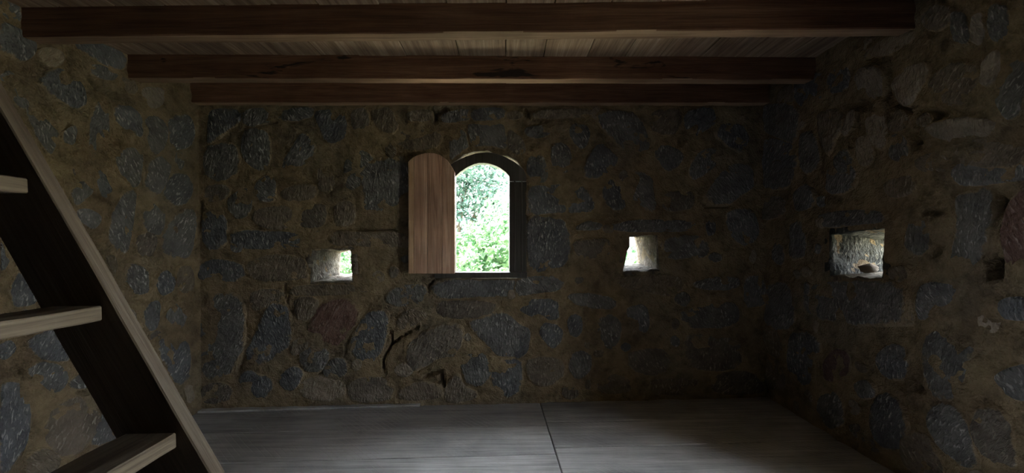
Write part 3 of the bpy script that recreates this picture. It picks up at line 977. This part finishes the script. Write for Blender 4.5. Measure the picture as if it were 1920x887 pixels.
def beam(name, pa, pb, depth, height, sag, mat, label, seed):
    """pa, pb: front bottom edge end points (x, y); the beam lies behind that edge"""
    pa = Vector((*pa, 0)); pb = Vector((*pb, 0))
    u = (pb - pa).normalized(); n = Vector((-u.y, u.x, 0))
    NS = 70; verts = []; faces = []
    prof = [(0.006, 0), (depth - 0.006, 0), (depth, 0.006), (depth, height), (0, height), (0, 0.006)]
    L = (pb - pa).length
    for i in range(NS + 1):
        t = i / NS
        c = pa + u * (L * t)
        s = sag * (4 * t * (1 - t))
        for k, (a, b) in enumerate(prof):
            p = c + n * a + Vector((0, 0, Z_BEAM + b - (s if b < height * 0.5 else s * 0.0)))
            j = 0.004 * fbm(Vector((t * L * 2.2, k * 3.7, seed)), 3)
            p += Vector((0, j * (1 if b > 0 else 0.4), j * (1 if b < height * 0.5 else 0)))
            verts.append(p)
    m = len(prof)
    for i in range(NS):
        for k in range(m):
            a = i * m + k; b = i * m + (k + 1) % m
            faces.append((a, b, b + m, a + m))
    faces.append(tuple(range(m))); faces.append(tuple(NS * m + k for k in range(m - 1, -1, -1)))
    me = pymesh(name, verts, faces); fix_normals(me)
    o = link(name, me, mat); recenter(o)
    me.materials.append(M_BEAM_UNDER_LIT)
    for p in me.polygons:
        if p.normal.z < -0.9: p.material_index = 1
    tag(o, label, "beam", "ceiling beams")
    return o

sl = _ub.y / _ub.x
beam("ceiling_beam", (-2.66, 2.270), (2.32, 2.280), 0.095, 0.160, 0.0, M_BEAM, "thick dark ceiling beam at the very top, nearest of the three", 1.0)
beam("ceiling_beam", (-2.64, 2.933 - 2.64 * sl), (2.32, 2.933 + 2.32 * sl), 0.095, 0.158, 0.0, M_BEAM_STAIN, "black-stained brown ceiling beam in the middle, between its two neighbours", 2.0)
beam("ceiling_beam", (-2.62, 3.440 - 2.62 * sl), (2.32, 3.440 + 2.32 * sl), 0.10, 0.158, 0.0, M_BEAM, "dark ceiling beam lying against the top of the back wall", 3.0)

roof = slab("roof", [Vector(v) for v in ((-3.6, -4.2, Z_TOP), (2.95, -4.2, Z_TOP), (2.95, 4.35, Z_TOP), (-3.6, 4.35, Z_TOP), (-3.6, -4.2, Z_TOP + 0.15), (2.95, -4.2, Z_TOP + 0.15), (2.95, 4.35, Z_TOP + 0.15), (-3.6, 4.35, Z_TOP + 0.15))], M_PLANK, None, 0)
tag(roof, kind="structure")

# ------------------------------------------------------------------ arched window frame
window = empty("window_1", W_BACK.P(*W_BACK.px(905, 515))); tag(window, kind="structure")
def child(o, parent):
    o.parent = parent
    o.matrix_parent_inverse = Matrix.Identity(4)
    o.location = o.location - parent.location
    return o
def ring_piece(name, outer, inner, d0, d1, mat, parent):
    """strip of frame between matching outer and inner outlines"""
    n = len(outer); verts = []; faces = []
    for dd in (d0, d1):
        for p in outer: verts.append(W_BACK.P(*W_BACK.px(*p), dd))
        for p in inner: verts.append(W_BACK.P(*W_BACK.px(*p), dd))
    for i in range(n - 1):
        faces.append((i, i + 1, n + i + 1, n + i))
        faces.append((2 * n + i, 3 * n + i, 3 * n + i + 1, 2 * n + i + 1))
        faces.append((i, 2 * n + i, 2 * n + i + 1, i + 1))
        faces.append((n + i, n + i + 1, 3 * n + i + 1, 3 * n + i))
    for i in (0, n - 1):
        faces.append((i, n + i, 3 * n + i, 2 * n + i))
    me = pymesh(name, verts, faces); fix_normals(me)
    bm = bmesh.new(); bm.from_mesh(me)
    ed = [e for e in bm.edges if len(e.link_faces) == 2 and e.calc_face_angle(0) > 0.9]
    bmesh.ops.bevel(bm, geom=ed, offset=0.003, segments=1, affect='EDGES')
    bm.to_mesh(me); bm.free()
    o = link(name, me, mat); recenter(o); child(o, parent)
    return o

FD0, FD1 = 0.005, -0.09
oc = [(987, 340), (986, 328), (981, 317), (966, 304.5), (950, 295.5), (937, 290.2), (927, 287.5), (912, 285.5), (892, 287.5), (872, 294), (852, 304), (834, 316), (825, 328), (824, 340)]
ic = [(955, 340), (955, 331), (948, 323), (938, 315.5), (931, 312), (924, 309.2), (916, 307), (907, 306), (898, 306), (888, 308.5), (876, 314), (864, 322), (854, 331), (854, 340)]
ring_piece("frame_head", oc, ic, FD0, FD1, M_FRAME, window)
ring_piece("frame_jamb", [(987, 510), (987, 341)], [(955, 510), (955, 341)], FD0, FD1, M_FRAME, window)
ring_piece("frame_jamb", [(824, 510), (824, 341)], [(854, 510), (854, 341)], FD0, FD1, M_FRAME, window)
ring_piece("frame_sill", [(815, 510.5), (988, 510.5)], [(815, 521), (988, 521)], FD0 + 0.02, FD1, M_FRAME, window)
ring_piece("stop_bead", [(966.5, 508), (966.5, 338)], [(963.5, 508), (963.5, 338)], FD0 + 0.008, FD0 - 0.004, M_FRAME, window)
ring_piece("stop_bead", [(979.5, 508), (979.5, 338)], [(977, 508), (977, 338)], FD0 + 0.006, FD0 - 0.004, M_FRAME, window)

# ------------------------------------------------------------------ shutter, swung open to the left
SH_D0, SH_D1 = 0.068, 0.040
def sh_top(x):
    pts = [(768.5, 306), (776, 299), (786, 293.5), (800, 290), (815, 290), (828, 294), (841, 304), (848, 314), (854, 325)]
    for (a, ya), (b, yb) in zip(pts, pts[1:]):
        if a <= x <= b: return ya + (yb - ya) * (x - a) / (b - a)
    return pts[0][1] if x < pts[0][0] else pts[-1][1]
shutter = empty("window_shutter", W_BACK.P(*W_BACK.px(811, 512), 0.05))
tag(shutter, "brown arched wooden plank shutter swung open at the left of the window", "shutter")
for xa, xb, mat in ((768.5, 778.5, M_SHUTTER_EDGE), (779.0, 803.5, M_SHUTTER), (804.0, 830.5, M_SHUTTER), (831.0, 854.0, M_SHUTTER)):
    n = 5
    top = [xa + (xb - xa) * i / n for i in range(n + 1)]
    ring_piece("board", [(t, sh_top(t)) for t in top], [(t, 512) for t in top], SH_D0, SH_D1, mat, shutter)
for y in (345, 478):
    ring_piece("batten", [(776, y - 8), (848, y - 8)], [(776, y + 8), (848, y + 8)], SH_D1, SH_D1 - 0.02, M_SHUTTER, shutter)
    ring_piece("hinge", [(843, y - 5), (853, y - 5)], [(843, y + 5), (853, y + 5)], 0.039, 0.004, M_IRON, shutter)

# ------------------------------------------------------------------ stair in the left foreground
SY = 1.0
stair = empty("wooden_stair", (-0.3, 0.65, 0))
tag(stair, "steep open wooden stair with thick side boards, left foreground", "stair")
e1, e2 = at_y(51, 290, SY), at_y(394, 887, SY)
l1 = at_y(0, 449, SY)
dirv = (e1 - e2).normalized()                 # up along the stair
perp = Vector((dirv.z, 0, -dirv.x))           # towards the upper edge (right)
if perp.x < 0: perp = -perp
width = (e1 - l1).dot(perp)
def stringer(y0, y1):
    def onz(base, z): return base + dirv * ((z - base.z) / dirv.z)
    a = e1; b = e1 - perp * width
    pr = [onz(b, 0.0), onz(a, 0.0), onz(a, 2.95), onz(b, 2.95)]
    NS = 40; verts = []; faces = []
    for i in range(NS + 1):
        t = i / NS
        lo = pr[0].lerp(pr[3], t); hi = pr[1].lerp(pr[2], t)
        j = 0.003 * fbm(Vector((t * 7, y0 * 9, 1)), 3); k = 0.003 * fbm(Vector((t * 7, y0 * 9, 8)), 3)
        for p, y, s in ((lo, y0, j), (hi, y0, k), (hi, y1, k), (lo, y1, j)):
            q = p + perp * s; verts.append(Vector((q.x, y, q.z)))
    for i in range(NS):
        for k in range(4):
            a_ = i * 4 + k; b_ = i * 4 + (k + 1) % 4
            faces.append((a_, b_, b_ + 4, a_ + 4))
    faces.append((0, 1, 2, 3)); faces.append((NS * 4 + 3, NS * 4 + 2, NS * 4 + 1, NS * 4))
    me = pymesh("stringer", verts, faces); fix_normals(me)
    # local x axis along the board, for the grain
    bm = bmesh.new(); bm.from_mesh(me)
    ed = [e for e in bm.edges if len(e.link_faces) == 2 and e.calc_face_angle(0) > 0.9]
    bmesh.ops.bevel(bm, geom=ed, offset=0.003, segments=1, affect='EDGES')
    bm.to_mesh(me); bm.free()
    o = link("stringer", me, M_STAIR)
    c = sum((v.co for v in me.vertices), Vector()) / len(me.vertices)
    rot = Matrix((dirv, Vector((0, 1, 0)), dirv.cross(Vector((0, 1, 0))))).transposed().to_4x4()
    mw = Matrix.Translation(c) @ rot
    me.transform(mw.inverted())
    o.matrix_world = mw
    o.parent = stair
    o.matrix_parent_inverse = Matrix.Translation(-stair.location)
    return o
stringer(SY, SY + 0.040)
stringer(SY - 0.74, SY - 0.70)
t1, t3 = at_y(54, 334, SY), at_y(331, 811, SY)
step = (t3 - t1) / 2
tw = 94 / F * SY; tt = 28 / F * SY
rt = random.Random(5)
for k in range(-5, 6):
    c = t1 + step * k
    if c.z < 0.12 or c.z > 2.55: continue
    x1 = c.x; x0 = c.x - tw
    NS = 14; verts = []; faces = []
    for i in range(NS + 1):
        y = SY - 0.70 + 0.70 * i / NS
        for kk, (xx, zz) in enumerate(((x0, c.z - tt), (x1, c.z - tt), (x1, c.z), (x0, c.z))):
            jx = 0.004 * fbm(Vector((y * 4, k * 5, kk)), 3); jz = 0.003 * fbm(Vector((y * 5, k * 3 + 9, kk)), 3)
            verts.append(Vector((xx + jx, y, zz + jz)))
    for i in range(NS):
        for kk in range(4):
            a = i * 4 + kk; b = i * 4 + (kk + 1) % 4
            faces.append((a, b, b + 4, a + 4))
    faces.append((0, 1, 2, 3)); faces.append((NS * 4 + 3, NS * 4 + 2, NS * 4 + 1, NS * 4))
    me = pymesh("tread", verts, faces); fix_normals(me)
    bm = bmesh.new(); bm.from_mesh(me)
    ed = [e for e in bm.edges if len(e.link_faces) == 2 and e.calc_face_angle(0) > 0.9]
    bmesh.ops.bevel(bm, geom=ed, offset=0.003, segments=1, affect='EDGES')
    bm.to_mesh(me); bm.free()
    o = link("tread", me, M_TREAD); recenter(o); child(o, stair)

# ------------------------------------------------------------------ loose stone lying in the loophole of the right wall
def rock(name, loc, size, seed, mat):
    bm = bmesh.new()
    bmesh.ops.create_icosphere(bm, subdivisions=3, radius=1.0)
    for v in bm.verts:
        k = 1 + 0.16 * fbm(v.co * 1.7 + Vector((seed, 0, 0)), 3)
        v.co = Vector((v.co.x * size[0], v.co.y * size[1], v.co.z * size[2])) * k
    zmin = min(v.co.z for v in bm.verts)
    for v in bm.verts: v.co.z -= zmin
    me = bpy.data.meshes.new(name); bm.to_mesh(me); bm.free()
    me.uv_layers.new(name="UVMap")
    o = link(name, me, mat, smooth=True); o.location = loc
    return o
sill_z = LH3.inn[0][1] * 0.35 + LH3.inn[1][1] * 0.65
lu = CBR.y - 2.80
rk = rock("loose_stone", W_RIGHT.P(lu, sill_z + 0.014, -0.19), (0.058, 0.045, 0.030), 3.0, M_ROCK)
tag(rk, "small brown stone lying in the loophole of the right wall", "stone")

# ------------------------------------------------------------------ outside: ground, shrubs, tree
gm = pymesh("ground", [(-40, -40, -0.17), (40, -40, -0.17), (40, 40, -0.17), (-40, 40, -0.17)], [(0, 1, 2, 3)])
ground = link("ground", gm, M_GRASS); tag(ground, kind="structure")

def leaf_cloud(rs, blobs, n, size):
    verts = []; faces = []
    tot = sum(b[3] * b[4] for b in blobs)
    for b in blobs:
        cx, cy, cz, rx, rz = b
        for _ in range(int(n * rx * rz / tot)):
            d = Vector((rs.gauss(0, 1), rs.gauss(0, 1), rs.gauss(0, 1))).normalized()
            rr = rs.uniform(0.55, 1.02)
            c = Vector((cx + d.x * rx * rr, cy + d.y * rx * rr, cz + d.z * rz * rr))
            nrm = (d + Vector((rs.gauss(0, .6), rs.gauss(0, .6), rs.gauss(0, .6) + 0.3))).normalized()
            t = nrm.orthogonal().normalized()
            t = Matrix.Rotation(rs.uniform(0, 6.28), 3, nrm) @ t
            s = nrm.cross(t)
            L = size * rs.uniform(0.7, 1.35); Wd = L * rs.uniform(0.36, 0.5)
            i = len(verts)
            dr = nrm * (L * 0.14)
            verts += [c - t * L * .5 - dr, c + s * Wd * .5 - t * .05 * L, c + nrm * L * .05, c - s * Wd * .5 - t * .05 * L, c + t * L * .5 - dr * 1.5]
            faces += [(i, i + 1, i + 2), (i, i + 2, i + 3), (i + 1, i + 4, i + 2), (i + 3, i + 2, i + 4)]
    return pymesh("foliage", verts, faces)

def tube(verts, faces, p0, p1, r0, r1, n=7):
    d = (p1 - p0).normalized(); a = d.orthogonal().normalized(); b = d.cross(a)
    base = len(verts)
    for p, r_ in ((p0, r0), (p1, r1)):
        for k in range(n):
            t = 6.28318 * k / n
            verts.append(p + a * math.cos(t) * r_ + b * math.sin(t) * r_)
    for k in range(n):
        faces.append((base + k, base + (k + 1) % n, base + n + (k + 1) % n, base + n + k))
    faces.append(tuple(base + n + k for k in range(n)))

def plant(name, loc, blobs, n, size, mat, label, cat, group, seed, trunk_r=0.03, fork=0.4):
    rs = random.Random(seed)
    root = empty(name, loc); tag(root, label, cat, group)
    me = leaf_cloud(rs, blobs, n, size)
    f = link("foliage", me, mat); f.parent = root; f["kind"] = "stuff"
    v, fc = [], []
    hz = min(b[2] for b in blobs) * fork
    top = Vector((0, 0, hz))
    tube(v, fc, Vector((0, 0, 0)), top, trunk_r, trunk_r * 0.8)
    for b in blobs:
        tube(v, fc, top - Vector((0, 0, 0.05)), Vector((b[0], b[1], b[2])), trunk_r * 0.7, trunk_r * 0.3)
    s = link("trunk", pymesh("trunk", v, fc), M_BARK); s.parent = root
    return root

GZ = -0.17
plant("shrub", (-0.15, 6.6, GZ), [(-0.45, -0.1, 1.05, 0.75, 0.75), (0.35, 0, 1.55, 0.75, 0.80), (0.0, -0.25, 0.7, 0.8, 0.6), (0.75, 0.1, 1.0, 0.7, 0.8), (-0.7, 0.1, 0.6, 0.6, 0.6)],
      5200, 0.14, M_LEAF, "pale green leafy shrub filling the view through the arched window", "shrub", "shrubs outside", 1)
plant("shrub", (-2.9, 6.9, GZ), [(0, 0, 0.9, 0.8, 0.8), (0.5, 0.1, 1.3, 0.6, 0.6), (-0.6, 0, 0.8, 0.7, 0.7)],
      2600, 0.12, M_LEAF, "pale shrub glimpsed through the loophole left of the shutter", "shrub", "shrubs outside", 2)
plant("shrub", (2.75, 6.6, GZ), [(0, 0, 0.8, 0.8, 0.75), (0.5, 0.1, 1.2, 0.6, 0.6), (-0.4, 0, 1.0, 0.5, 0.6)],
      2600, 0.12, M_LEAF, "pale shrub glimpsed through the loophole right of the window", "shrub", "shrubs outside", 3)
plant("tree", (-1.1, 9.6, GZ), [(-0.6, 0, 2.6, 0.9, 0.8), (0.3, 0.2, 3.3, 1.0, 0.8), (0.7, 0, 2.5, 0.7, 0.6), (-0.9, 0.2, 3.6, 0.9, 0.8), (0.0, 0, 1.8, 0.8, 0.6)],
      5200, 0.15, M_LEAF_DARK, "darker blue-green tree behind the shrub in the window", "tree", None, 4, 0.11, 0.75)
